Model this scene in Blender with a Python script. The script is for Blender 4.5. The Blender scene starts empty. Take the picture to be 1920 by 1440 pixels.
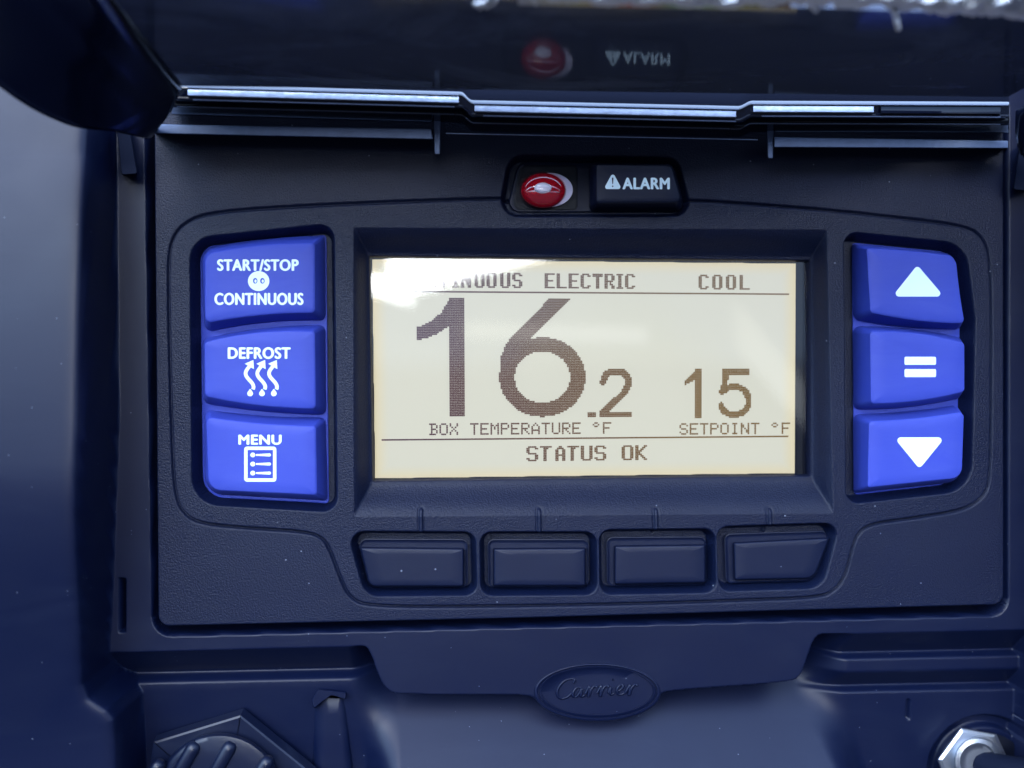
import bpy, math, random
import numpy as np
random.seed(7)
rng = np.random.default_rng(7)
S = bpy.context.scene
COL = S.collection
K = 0.00015            # one panel unit in metres (0.15 mm)
F = 1500.0             # focal length in photo pixels (1920 wide)

# ------------------------------------------------------------------ camera
n = np.array([-0.081, -0.012, 1.0]); n /= np.linalg.norm(n)
ax = np.array([1.0, 0, 0]); ax = ax - ax.dot(n) * n; ax /= np.linalg.norm(ax)
dn = np.cross(n, ax)
R = np.array([ax, dn, n])            # camera (right,down,fwd) -> panel (u,v,w)
CAM = -R @ np.array([0, 0, 1500.0])  # camera in panel coordinates
def W(u, v, d): return (u * K, -d * K, -v * K)
from mathutils import Matrix, Vector
cd = bpy.data.cameras.new('camera'); cam = bpy.data.objects.new('camera', cd); COL.objects.link(cam)
def pv(c): return Vector((c[0], c[2], -c[1]))
r_, u_, f_ = pv(R @ [1, 0, 0]), pv(R @ [0, -1, 0]), pv(R @ [0, 0, 1])
M4 = Matrix.Identity(4)
for i in range(3):
    M4[i][0] = r_[i]; M4[i][1] = u_[i]; M4[i][2] = -f_[i]; M4[i][3] = pv(CAM)[i] * K
cam.matrix_world = M4
cd.sensor_width = 36; cd.lens = 36 * F / 1920; cd.clip_start = 0.005; cd.clip_end = 50
cd.dof.use_dof = True; cd.dof.focus_distance = 1500 * K; cd.dof.aperture_fstop = 7.0
S.camera = cam

# ------------------------------------------------------------------ light
wd = bpy.data.worlds.new('World'); S.world = wd; wd.use_nodes = True
nt = wd.node_tree; N = nt.nodes; L = nt.links
for x in list(N): N.remove(x)
out = N.new('ShaderNodeOutputWorld'); bg = N.new('ShaderNodeBackground'); bg.inputs['Strength'].default_value = 0.14
sky = N.new('ShaderNodeTexSky'); sky.sky_type = 'NISHITA'; sky.sun_disc = False
SUN_EL, SUN_AZ = math.radians(36), math.radians(202)   # azimuth measured from +Y clockwise: behind the camera, to the left
sky.sun_elevation = SUN_EL; sky.sun_rotation = SUN_AZ
sky.air_density = 1.0; sky.dust_density = 0.6
tc = N.new('ShaderNodeTexCoord')
def mth(op, a, b=None, c=None):
    m = N.new('ShaderNodeMath'); m.operation = op
    for i, s in enumerate((a, b, c)):
        if s is None: continue
        if isinstance(s, (int, float)): m.inputs[i].default_value = s
        else: L.new(s, m.inputs[i])
    return m.outputs[0]
sep = N.new('ShaderNodeSeparateXYZ'); L.new(tc.outputs['Generated'], sep.inputs[0])
# cloud noise; the bright sky patches below are added behind the camera for glare
nz = N.new('ShaderNodeTexNoise'); nz.inputs['Scale'].default_value = 3.2; nz.inputs['Detail'].default_value = 4
L.new(tc.outputs['Generated'], nz.inputs['Vector'])
X_, Y_, Z_ = sep.outputs
def band(val, lo, hi, soft):
    m1 = N.new('ShaderNodeMapRange'); m1.interpolation_type = 'SMOOTHSTEP'
    m1.inputs['From Min'].default_value = lo - soft; m1.inputs['From Max'].default_value = lo + soft; L.new(val, m1.inputs['Value'])
    m2 = N.new('ShaderNodeMapRange'); m2.interpolation_type = 'SMOOTHSTEP'
    m2.inputs['From Min'].default_value = hi - soft; m2.inputs['From Max'].default_value = hi + soft
    m2.inputs['To Min'].default_value = 1; m2.inputs['To Max'].default_value = 0; L.new(val, m2.inputs['Value'])
    return mth('MULTIPLY', m1.outputs[0], m2.outputs[0])
back = band(Y_, -2, -0.05, 0.05)
wob = mth('MULTIPLY_ADD', nz.outputs[0], 0.05, -0.025)
zlow = mth('SUBTRACT', mth('SUBTRACT', Z_, mth('MULTIPLY', mth('MAXIMUM', mth('ADD', X_, 0.03), 0.0), 0.28)), mth('MULTIPLY', wob, 0.4))
zhi = mth('ADD', Z_, mth('MULTIPLY', mth('MAXIMUM', mth('SUBTRACT', -0.052, X_), 0.0), 6.0))   # cuts the added patch off on the left to shape the glare
gap = mth('MULTIPLY', band(zlow, 0.099, 0.9, 0.005), band(zhi, -1, 0.255, 0.02))
gap = mth('MULTIPLY', gap, band(mth('ADD', X_, wob), -0.105, 0.30, 0.012))
gap = mth('MULTIPLY', gap, back)
gapl = mth('MULTIPLY', mth('MULTIPLY', band(mth('ADD', Z_, mth('MULTIPLY', mth('ADD', X_, 0.075), 0.3)), 0.094, 0.118, 0.004), band(X_, -0.2, -0.045, 0.01)), back)
gap = mth('MAXIMUM', gap, gapl)  # bright sky patch added to throw glare on the display
low = mth('MULTIPLY', mth('MULTIPLY', band(mth('ADD', Z_, mth('MULTIPLY', X_, 0.03)), 0.045, 0.066, 0.006), band(X_, 0.02, 0.245, 0.01)), back)
low2 = mth('MULTIPLY', mth('MULTIPLY', band(mth('ADD', Z_, mth('MULTIPLY', mth('ADD', X_, -0.37), 1.3)), 0.0, 0.055, 0.01), band(X_, 0.345, 0.42, 0.012)), back)
low = mth('MAXIMUM', low, mth('MULTIPLY', low2, 0.8))  # fainter streaks added for the lower display glare
cl = N.new('ShaderNodeMapRange'); cl.interpolation_type = 'SMOOTHSTEP'
cl.inputs['From Min'].default_value = 0.42; cl.inputs['From Max'].default_value = 0.6; L.new(nz.outputs[0], cl.inputs['Value'])
def mixcol(fac, a, b2):
    m = N.new('ShaderNodeMix'); m.data_type = 'RGBA'; L.new(fac, m.inputs['Factor'])
    for k_, s_ in (('A', a), ('B', b2)):
        if isinstance(s_, tuple): m.inputs[k_].default_value = s_
        else: L.new(s_, m.inputs[k_])
    return m.outputs['Result']
tint = N.new('ShaderNodeMix'); tint.data_type = 'RGBA'; tint.blend_type = 'MULTIPLY'; tint.inputs['Factor'].default_value = 1
L.new(sky.outputs[0], tint.inputs['A']); tint.inputs['B'].default_value = (0.75, 0.95, 1.30, 1)
c = mixcol(cl.outputs[0], tint.outputs['Result'], (6.0, 8.8, 14.5, 1))
bright = mth('MULTIPLY', mth('MULTIPLY', band(X_, -1.2, -0.22, 0.12), band(Z_, 0.16, 0.75, 0.10)), back)  # bright sky region added to light up the left frame
c = mixcol(bright, c, (36, 52, 76, 1))
c = mixcol(band(Z_, 0.50, 3, 0.22), c, (19, 27, 44, 1))
c = mixcol(band(Z_, 0.012, 3, 0.02), (0.6, 0.75, 1.25, 1), c)
c = mixcol(low, c, (24, 26, 28, 1))
c = mixcol(gap, c, (250, 262, 275, 1))
L.new(c, bg.inputs['Color']); L.new(bg.outputs[0], out.inputs[0])

sl = bpy.data.lights.new('sun', 'SUN'); sl.energy = 2.0; sl.angle = math.radians(28); sl.color = (1, 0.97, 0.93)
so = bpy.data.objects.new('sun', sl); COL.objects.link(so)
sd_ = Vector((math.sin(SUN_AZ) * math.cos(SUN_EL), math.cos(SUN_AZ) * math.cos(SUN_EL), math.sin(SUN_EL)))
so.rotation_euler = sd_.to_track_quat('Z', 'Y').to_euler()
S.view_settings.view_transform = 'Standard'; S.view_settings.look = 'None'
S.view_settings.exposure = 0.0; S.view_settings.gamma = 1.0; S.view_settings.use_curve_mapping = False
S.render.engine = 'CYCLES'; S.cycles.max_bounces = 8; S.cycles.use_denoising = True

# ------------------------------------------------------------------ coordinates
def U(px, py, d=0.0):
    """photo pixel seen at height d above the panel plane -> panel u, v"""
    px = np.asarray(px, float); py = np.asarray(py, float)
    a, b = (px - 960) / F, (py - 720) / F
    du = R[0, 0] * a + R[0, 1] * b + R[0, 2]; dv = R[1, 0] * a + R[1, 1] * b + R[1, 2]; dw = R[2, 0] * a + R[2, 1] * b + R[2, 2]
    t = (-d - CAM[2]) / dw
    return CAM[0] + t * du, CAM[1] + t * dv
def PX(u, v, d=0.0):
    p = np.array([u - CAM[0], v - CAM[1], -d - CAM[2]], dtype=object)
    c = [R[0, i] * p[0] + R[1, i] * p[1] + R[2, i] * p[2] for i in range(3)]
    return 960 + F * c[0] / c[2], 720 + F * c[1] / c[2]
def Q(px, py, d):      # pixel at height d -> the pixel the same spot of the plane has at height 0
    u, v = U(px, py, d); return PX(u, v, 0.0)
def P(px, py, d=0.0):
    u, v = U(px, py, d); return W(float(u), float(v), d)
LIDV = float(U(960, 231, 0)[1])
def LP(px, py, off=0.0):   # photo pixel on the horizontal cover plane (off = units below it)
    a, b = (px - 960) / F, (py - 720) / F
    dr = R @ np.array([a, b, 1.0]); t = (LIDV + off - CAM[1]) / dr[1]; p = CAM + t * dr
    return p[0], p[1], -p[2]

# ------------------------------------------------------------------ materials
def nodes(m):
    m.use_nodes = True; return m.node_tree.nodes, m.node_tree.links, m.node_tree.nodes['Principled BSDF']
def mat(name, col, rough=0.5, metal=0, spec=0.5, coat=0, coat_r=0.05, bump=None, var=None, emit=None, emit_s=0, trans=0, ior=1.5, smudge=0, flecks=0, dust=None):
    m = bpy.data.materials.new(name); nn, ll, b = nodes(m)
    b.inputs['Base Color'].default_value = (*col, 1); b.inputs['Roughness'].default_value = rough
    b.inputs['Metallic'].default_value = metal; b.inputs['Specular IOR Level'].default_value = spec
    b.inputs['Coat Weight'].default_value = coat; b.inputs['Coat Roughness'].default_value = coat_r
    b.inputs['Transmission Weight'].default_value = trans; b.inputs['IOR'].default_value = ior
    if emit: b.inputs['Emission Color'].default_value = (*emit, 1); b.inputs['Emission Strength'].default_value = emit_s
    geo = nn.new('ShaderNodeNewGeometry')
    if bump:
        sc, dist, st = bump
        t1 = nn.new('ShaderNodeTexNoise'); t1.inputs['Scale'].default_value = sc; t1.inputs['Detail'].default_value = 3
        t1.inputs['Roughness'].default_value = 0.6
        ll.new(geo.outputs['Position'], t1.inputs['Vector'])
        bp = nn.new('ShaderNodeBump'); bp.inputs['Distance'].default_value = dist; bp.inputs['Strength'].default_value = st
        ll.new(t1.outputs[0], bp.inputs['Height']); ll.new(bp.outputs[0], b.inputs['Normal'])
    colsock = None
    if var:
        sc, amt = var
        t2 = nn.new('ShaderNodeTexNoise'); t2.inputs['Scale'].default_value = sc; t2.inputs['Detail'].default_value = 6; t2.inputs['Roughness'].default_value = 0.65
        ll.new(geo.outputs['Position'], t2.inputs['Vector'])
        mx = nn.new('ShaderNodeMix'); mx.data_type = 'RGBA'
        mx.inputs['A'].default_value = (*[c * (1 - amt) for c in col], 1); mx.inputs['B'].default_value = (*[min(1, c * (1 + amt)) for c in col], 1)
        ll.new(t2.outputs[0], mx.inputs['Factor']); colsock = mx.outputs['Result']
    if flecks:      # sparse pale grit and lint on the surface
        vo = nn.new('ShaderNodeTexVoronoi'); vo.inputs['Scale'].default_value = flecks; vo.feature = 'F1'
        ll.new(geo.outputs['Position'], vo.inputs['Vector'])
        sp = nn.new('ShaderNodeSeparateColor'); ll.new(vo.outputs['Color'], sp.inputs[0])
        g1 = nn.new('ShaderNodeMath'); g1.operation = 'GREATER_THAN'; g1.inputs[1].default_value = 0.965; ll.new(sp.outputs[0], g1.inputs[0])
        g2 = nn.new('ShaderNodeMath'); g2.operation = 'LESS_THAN'; g2.inputs[1].default_value = 0.11; ll.new(vo.outputs['Distance'], g2.inputs[0])
        g3 = nn.new('ShaderNodeMath'); g3.operation = 'MULTIPLY'; ll.new(g1.outputs[0], g3.inputs[0]); ll.new(g2.outputs[0], g3.inputs[1])
        g4 = nn.new('ShaderNodeMath'); g4.operation = 'MULTIPLY'; g4.inputs[1].default_value = 0.30; ll.new(g3.outputs[0], g4.inputs[0])
        mx2 = nn.new('ShaderNodeMix'); mx2.data_type = 'RGBA'; ll.new(g4.outputs[0], mx2.inputs['Factor'])
        if colsock: ll.new(colsock, mx2.inputs['A'])
        else: mx2.inputs['A'].default_value = (*col, 1)
        mx2.inputs['B'].default_value = (0.45, 0.5, 0.6, 1); colsock = mx2.outputs['Result']
    if dust:        # thin film of dust and dried smears, stretched sideways
        sc, amt, dcol = dust
        mp = nn.new('ShaderNodeMapping'); mp.inputs['Scale'].default_value = (0.35, 1, 1.4); mp.inputs['Rotation'].default_value = (0, 0.12, 0.05)
        ll.new(geo.outputs['Position'], mp.inputs['Vector'])
        t4 = nn.new('ShaderNodeTexNoise'); t4.inputs['Scale'].default_value = sc; t4.inputs['Detail'].default_value = 9; t4.inputs['Roughness'].default_value = 0.68; t4.inputs['Distortion'].default_value = 0.8
        ll.new(mp.outputs[0], t4.inputs['Vector'])
        mr4 = nn.new('ShaderNodeMapRange'); mr4.inputs['From Min'].default_value = 0.48; mr4.inputs['From Max'].default_value = 0.78; mr4.inputs['To Max'].default_value = amt; ll.new(t4.outputs[0], mr4.inputs['Value'])
        mx4 = nn.new('ShaderNodeMix'); mx4.data_type = 'RGBA'; ll.new(mr4.outputs[0], mx4.inputs['Factor'])
        if colsock: ll.new(colsock, mx4.inputs['A'])
        else: mx4.inputs['A'].default_value = (*col, 1)
        mx4.inputs['B'].default_value = (*dcol, 1); colsock = mx4.outputs['Result']
    if colsock: ll.new(colsock, b.inputs['Base Color'])
    if smudge:
        t3 = nn.new('ShaderNodeTexNoise'); t3.inputs['Scale'].default_value = 45; t3.inputs['Detail'].default_value = 7; t3.inputs['Distortion'].default_value = 0.6
        ll.new(geo.outputs['Position'], t3.inputs['Vector'])
        mr = nn.new('ShaderNodeMapRange'); mr.inputs['From Min'].default_value = 0.35; mr.inputs['From Max'].default_value = 0.7
        mr.inputs['To Min'].default_value = rough; mr.inputs['To Max'].default_value = min(1, rough + smudge)
        ll.new(t3.outputs[0], mr.inputs['Value']); ll.new(mr.outputs[0], b.inputs['Roughness'])
    return m
PL = (0.0010, 0.0036, 0.0185)
DC = (0.05, 0.065, 0.10)
m_plate = mat('grained_plastic', PL, 0.46, spec=0.25, bump=(2000, 0.00024, 0.9), var=(60, 0.12), flecks=480, dust=(55, 0.04, DC))
m_house = mat('moulded_plastic', (0.0010, 0.0034, 0.0185), 0.40, spec=0.27, bump=(2600, 0.00003, 0.4), var=(40, 0.08), flecks=760, smudge=0.06, dust=(70, 0.05, DC))
m_key = mat('rubber_key', (0.0012, 0.0038, 0.0190), 0.48, spec=0.26, bump=(2600, 0.00005, 0.4), var=(90, 0.10), flecks=420, dust=(120, 0.04, DC))
m_keyside = mat('black_rubber', (0.0010, 0.0020, 0.0070), 0.5, spec=0.22)
m_blue = mat('blue_silicone', (0.028, 0.047, 0.32), 0.56, spec=0.30, bump=(2400, 0.00003, 0.3), var=(80, 0.07), dust=(90, 0.14, (0.10, 0.14, 0.42)))
m_white = mat('white_print', (0.66, 0.80, 0.84), 0.6, spec=0.3)
m_line = mat('thin_plastic_edge', (0.05, 0.065, 0.11), 0.35, spec=0.5, var=(300, 0.5))
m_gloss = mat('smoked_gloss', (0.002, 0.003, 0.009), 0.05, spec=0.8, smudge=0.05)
m_lid = mat('smoked_cover', (0.050, 0.062, 0.095), 0.05, spec=0.50, smudge=0.05, flecks=600, dust=(38, 0.8, (0.17, 0.20, 0.28)))
m_flange = mat('dark_flange_plastic', (0.0015, 0.003, 0.012), 0.2, spec=0.6)
m_sheen = mat('pale_sheen_edge', (0.38, 0.45, 0.60), 0.16, spec=0.6, coat=0.5, var=(260, 0.5), bump=(420, 0.0005, 0.8))  # pale colour stands in for sky reflected by the clear plastic
m_ledge = mat('hinge_plastic', (0.085, 0.115, 0.19), 0.55, spec=0.4, var=(400, 0.3), bump=(1200, 0.0001, 0.4))
m_metal = mat('nickel_plate', (0.62, 0.64, 0.68), 0.36, metal=1, bump=(900, 0.00005, 0.4))
m_black = mat('black_plastic', (0.004, 0.005, 0.011), 0.4, spec=0.4)
m_dull = mat('dull_black_plastic', (0.002, 0.004, 0.013), 0.8, spec=0.1)
m_snow = mat('frost', (0.95, 0.96, 0.98), 0.7, bump=(900, 0.0006, 1.0), var=(300, 0.25))
m_red = mat('red_lens', (0.27, 0.003, 0.010), 0.08, spec=0.6, coat=1.0, coat_r=0.03, emit=(0.6, 0.0, 0.01), emit_s=0.05)
m_reflection = mat('painted_reflection', (0.72, 0.66, 0.80), 0.3)
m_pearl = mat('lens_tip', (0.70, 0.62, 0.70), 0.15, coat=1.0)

# ------------------------------------------------------------------ mesh helpers
def link(name, me, m, parent=None, smooth=True):
    o = bpy.data.objects.new(name, me); COL.objects.link(o)
    if m: me.materials.append(m)
    if smooth: me.shade_smooth()
    if parent: o.parent = parent
    return o
def thing(name, label, cat, loc, group=None):
    o = bpy.data.objects.new(name, None); COL.objects.link(o); o.empty_display_size = 0.01
    o['label'] = label; o['category'] = cat
    if group: o['group'] = group
    return o
def mesh(name, verts, faces, m, parent=None, smooth=True):
    me = bpy.data.meshes.new(name); me.from_pydata([tuple(map(float, v)) for v in verts], [], faces); me.update()
    return link(name, me, m, parent, smooth)
def sharp(o, ang=35):
    me = o.data
    try: me.set_sharp_from_angle(angle=math.radians(ang))
    except Exception: pass
def outline(pts, seg=6, esub=8):
    """pts: (x, y, radius, bulge of the edge that follows) -> rounded closed outline"""
    npt = len(pts); P0 = [np.array(p[:2], float) for p in pts]
    rad = [p[2] if len(p) > 2 else 0 for p in pts]; bul = [p[3] if len(p) > 3 else 0 for p in pts]
    fil = []
    for i in range(npt):
        a, b, c = P0[i - 1], P0[i], P0[(i + 1) % npt]
        e1 = (a - b); l1 = np.linalg.norm(e1); e1 /= l1; e2 = (c - b); l2 = np.linalg.norm(e2); e2 /= l2
        r = rad[i]; cs = max(-0.999, min(0.999, e1.dot(e2))); th = math.acos(cs); t = min(r / math.tan(th / 2), 0.48 * l1, 0.48 * l2)
        s, e = b + e1 * t, b + e2 * t
        arc = []
        for k in range(seg + 1):
            q = k / seg
            w = 1 / max(1e-3, math.sin(th / 2)); w = math.sin(th / 2)
            den = (1 - q) ** 2 + 2 * q * (1 - q) * w + q * q
            arc.append(((1 - q) ** 2 * s + 2 * q * (1 - q) * w * b + q * q * e) / den)
        fil.append(arc)
    outp = []
    for i in range(npt):
        outp += fil[i]
        s, e = fil[i][-1], fil[(i + 1) % npt][0]; dv = e - s; ln = np.linalg.norm(dv)
        nr = np.array([dv[1], -dv[0]]) / max(ln, 1e-6)
        for k in range(1, esub):
            q = k / esub; outp.append(s + dv * q + nr * bul[i] * 4 * q * (1 - q))
    return np.array(outp)
def chaikin(p, it=2, closed=True):
    p = np.array(p, float)
    for _ in range(it):
        q = np.roll(p, -1, 0) if closed else p[1:]
        a = p if closed else p[:-1]
        nn = np.empty((len(a) * 2, 2)); nn[0::2] = a * .75 + q * .25; nn[1::2] = a * .25 + q * .75
        if not closed: nn = np.vstack([p[:1], nn, p[-1:]])
        p = nn
    return p
def inset(o, amt):
    a = np.roll(o, 1, 0); b = np.roll(o, -1, 0); t = b - a; t /= np.maximum(np.linalg.norm(t, axis=1, keepdims=True), 1e-6)
    nr = np.stack([t[:, 1], -t[:, 0]], 1)
    area = 0.5 * np.sum(o[:, 0] * np.roll(o[:, 1], -1) - np.roll(o[:, 0], -1) * o[:, 1])
    return o - nr * amt * (1 if area > 0 else -1)
def loft(name, rings, m, parent=None, cap=True, dome=0.0, smooth=True, ang=40, closed=True):
    """rings: list of (outline in photo pixels, height d)"""
    vs, fs = [], []; npt = len(rings[0][0])
    for o, d in rings:
        dd = d if hasattr(d, '__len__') else [d] * npt
        for (x, y), z in zip(o, dd): vs.append(P(x, y, z))
    for k in range(len(rings) - 1):
        for i in range(npt if closed else npt - 1):
            j = (i + 1) % npt; fs.append((k * npt + i, k * npt + j, (k + 1) * npt + j, (k + 1) * npt + i))
    if cap:
        o, d = rings[-1]; c = o.mean(0); base = (len(rings) - 1) * npt; prev = base
        for q, q2 in ((0.7, .3), (0.35, .7)):
            st = len(vs)
            for (x, y) in o: vs.append(P(c[0] + (x - c[0]) * q, c[1] + (y - c[1]) * q, d + dome * (1 - q * q)))
            for i in range(npt):
                j = (i + 1) % npt; fs.append((prev + i, prev + j, st + j, st + i))
            prev = st
        ci = len(vs); vs.append(P(c[0], c[1], d + dome))
        for i in range(npt): fs.append((prev + i, prev + (i + 1) % npt, ci))
    o = mesh(name, vs, fs, m, parent, smooth)
    import bmesh
    bm = bmesh.new(); bm.from_mesh(o.data); bmesh.ops.recalc_face_normals(bm, faces=bm.faces)
    # open shells: make sure the cap looks at the viewer
    if cap and bm.faces:
        bm.faces.ensure_lookup_table()
        if bm.faces[-1].normal.y > 0: bmesh.ops.reverse_faces(bm, faces=bm.faces)
    bm.to_mesh(o.data); bm.free()
    if smooth: o.data.shade_smooth(); sharp(o, ang)
    return o
def ell(cx, cy, rx, ry, npt=48, a0=0):
    t = np.linspace(0, 2 * math.pi, npt, endpoint=False) + a0
    return np.stack([cx + rx * np.cos(t), cy + ry * np.sin(t)], 1)
def sstep(x): x = np.clip(x, 0, 1); return x * x * (3 - 2 * x)
def sdf(X, Y, poly, margin=80):
    """signed distance (inside negative), only inside the box + margin, 999 outside"""
    lo, hi = poly.min(0) - margin, poly.max(0) + margin
    D = np.full(X.shape, 999.0)
    mk = (X >= lo[0]) & (X <= hi[0]) & (Y >= lo[1]) & (Y <= hi[1])
    x, y = X[mk], Y[mk]; best = np.full(x.shape, 1e12); ins = np.zeros(x.shape, bool)
    q = np.roll(poly, -1, 0)
    for a, b in zip(poly, q):
        e = b - a; l = e.dot(e)
        if l < 1e-9: continue
        t = np.clip(((x - a[0]) * e[0] + (y - a[1]) * e[1]) / l, 0, 1)
        dx = x - a[0] - t * e[0]; dy = y - a[1] - t * e[1]; best = np.minimum(best, dx * dx + dy * dy)
        if a[1] != b[1]:
            c = ((a[1] > y) != (b[1] > y)) & (x < (b[0] - a[0]) * (y - a[1]) / (b[1] - a[1]) + a[0]); ins ^= c
    D[mk] = np.where(ins, -1, 1) * np.sqrt(best); return D
def dline(X, Y, pts):
    best = np.full(X.shape, 1e12)
    for a, b in zip(pts[:-1], pts[1:]):
        ex, ey = b[0] - a[0], b[1] - a[1]; l = ex * ex + ey * ey
        t = np.clip(((X - a[0]) * ex + (Y - a[1]) * ey) / max(l, 1e-9), 0, 1)
        best = np.minimum(best, (X - a[0] - t * ex) ** 2 + (Y - a[1] - t * ey) ** 2)
    return np.sqrt(best)
def field(name, X, Y, H, keep, m, parent):
    u, v = U(X, Y, 0.0); nr, nc = X.shape
    idx = np.arange(nr * nc).reshape(nr, nc)
    q = np.stack([idx[:-1, :-1], idx[1:, :-1], idx[1:, 1:], idx[:-1, 1:]], -1).reshape(-1, 4)
    k = keep[:-1, :-1] | keep[1:, :-1] | keep[1:, 1:] | keep[:-1, 1:]; q = q[k.reshape(-1)]
    used = np.unique(q); remap = np.full(nr * nc, -1); remap[used] = np.arange(len(used)); q = remap[q]
    co = np.stack([u.reshape(-1) * K, -H.reshape(-1) * K, -v.reshape(-1) * K], 1)[used]
    me = bpy.data.meshes.new(name); me.vertices.add(len(co)); me.vertices.foreach_set('co', co.astype(np.float32).ravel())
    me.loops.add(len(q) * 4); me.loops.foreach_set('vertex_index', q.astype(np.int32).ravel())
    me.polygons.add(len(q)); me.polygons.foreach_set('loop_start', np.arange(0, len(q) * 4, 4, dtype=np.int32))
    me.update(calc_edges=True); me.validate()
    return link(name, me, m, parent, True)

# ================================================================== HOUSING
housing = thing('equipment_housing', 'dark blue-black moulded plastic housing with raised left frame, surrounding the control panel', 'housing', (0, 0, 0))
plate_px = outline([(283, 200, 10), (1888, 200, 10), (1888, 1139, 26), (960, 1165, 0), (291, 1180, 26)])
hole_px = outline([(268, 190, 10), (1896, 190, 10), (1895, 1157, 34), (960, 1180, 0), (283, 1197, 38)])
st = 2.05
X, Y = np.meshgrid(np.arange(-420, 2260, st), np.arange(60, 1660, st))
edge = chaikin([(-600, 1216), (200, 1223), (232, 1223), (262, 1223), (675, 1211), (692, 1216), (712, 1278), (730, 1300), (760, 1304), (985, 1304), (1004, 1310), (1016, 1330),
                (1225, 1322), (1240, 1302), (1262, 1296), (1480, 1281), (1503, 1272), (1516, 1235), (1530, 1195), (1550, 1188), (2500, 1168)], 2, False)
poly = np.vstack([edge, [(2500, 2500), (-600, 2500)]])
se = -sdf(X, Y, poly, 3000)                       # >0 below the edge of the front band
FACE = -6.0
def q1(y, d): return 720 + (y - 720) * (1500 - d) / 1500.0
def prof(Yv, pts):                                # (photo y, d) control points -> smooth-ish profile
    ys = [q1(y, d) for y, d in pts]; ds = [d for y, d in pts]; return np.interp(Yv, ys, ds)
def smooth_prof(Yv, pts, w=5):
    acc = 0; ks = np.linspace(-1, 1, 9); wt = np.cos(ks * math.pi / 2.2)
    for k, ww in zip(ks, wt): acc = acc + ww * prof(Yv + k * w, pts)
    return acc / wt.sum()
tiltA = (X - 430) * 0.022; tiltB = (X - 1750) * 0.022
hA = smooth_prof(Y + tiltA, [(1217, FACE), (1257, -62), (1262, -62), (1275, -36), (1290, -36), (1440, -50), (1700, -60)], 6)
hA = hA - 10 * sstep((1310 - Y) / 60) * sstep((Y - 1290) / 10) * 0
hM = -98 + (Y - 1300) * 0.85 - 10 * sstep((Y - 1480) / 200)
hB = smooth_prof(Y + tiltB, [(1184, FACE), (1218, -56), (1222, -56), (1232, -36), (1257, -36), (1260, -40), (1280, -70), (1283, -70), (1294, -50), (1440, -60), (1700, -60)], 4)
mA = sstep((X - (650 + np.clip(Y - 1290, 0, 400) * 0.15)) / (95 - np.clip(Y - 1300, 0, 150) * 0.1))
mB = sstep((X - (1512 + np.clip(Y - 1300, 0, 300) * 0.30)) / 95)
H = hA * (1 - mA) + hM * mA
H = H * (1 - mB) + hB * mB
H = FACE + (H - FACE) * sstep((se - 0.5) / 5.0)
H = H - 1.2 * np.exp(-((se + 1.5) / 1.8) ** 2) * 0
# left pocket side: bulges towards the frame
sp_ = sdf(X, Y, hole_px, 60)
H = np.where(sp_ < 900, FACE + (H - FACE) * sstep((sp_ + 6) / 4), H) if False else H
H = np.where(sp_ < 6, np.where(sp_ < 0, FACE - 90 * sstep(-sp_ / 5), H), H)
# notch in the left ledge
sn = sdf(X, Y, outline([(220, 1085, 2), (233, 1085, 2), (233, 1188, 2), (220, 1188, 2)]), 20)
H = H - 40 * sstep(-sn / 3) * (sn < 50)
# raised frame on the left, measured at its own height
fh = 150.0
fp = [(-900, -300), (137, -300), (139, 240), (145, 800), (152, 1180), (153, 1240), (155, 1285), (165, 1310), (200, 1332), (214, 1350), (217, 1400), (218, 1800), (-900, 1800)]
fhs = [150, 150, 150, 150, 111, 101, 93, 90, 86, 83, 80, 78, 78]
fq = outline([(*[float(c) for c in Q(x, y, h_)], 12) for (x, y), h_ in zip(fp, fhs)], 4, 2)
sf = sdf(X, Y, fq, 400)
crown = fh - 0.00009 * np.clip(1000 - Y, 0, 1000) ** 2
crown = crown - 72 * sstep((Y - 850) / 570)
crown = crown - 10 * np.exp(-np.clip(-sf, 0, 400) / 7.0)          # rounded inner edge
H = np.where(sf < 900, H + (crown - H) * sstep(1 - (sf + 3) / 7.0), H)
# raised frame on the right, outside the picture
H = np.where(X > 1935, H + (140 - H) * sstep((X - 1935) / 6), H)
# round seat of the switch
sx, sy = (float(c) for c in Q(1846, 1444, -60))
rr = np.hypot(X - sx, Y - sy)
H = H - 16 * sstep((rr - 84) / 8) * sstep((112 - rr) / 8) - 0 * rr
# debossed marks beside the switch
def deb(pts, w, dep):
    global H
    pts = [tuple(float(c) for c in Q(x, y, -60)) for x, y in pts]
    dl = dline(X, Y, pts); H = H - dep * sstep(1 - (dl - w / 2) / 2.0)
deb([(1699, 1311), (1699, 1344)], 4, 9)
deb([(1926, 1312), (1910, 1306), (1899, 1316), (1905, 1326), (1922, 1330), (1926, 1338), (1916, 1346), (1902, 1342), (1898, 1336)], 4, 9)
keep = (sp_ > -8)
lower = field('housing_shell', X, Y, H, keep, m_house, housing)
# floor of the gap, behind the control panel
bk = outline([(150, 100, 5), (2000, 100, 5), (2000, 1260, 5), (150, 1260, 5)])
loft('back_panel', [(bk, -130.0), (bk, -112.0)], m_black, housing)

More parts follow.
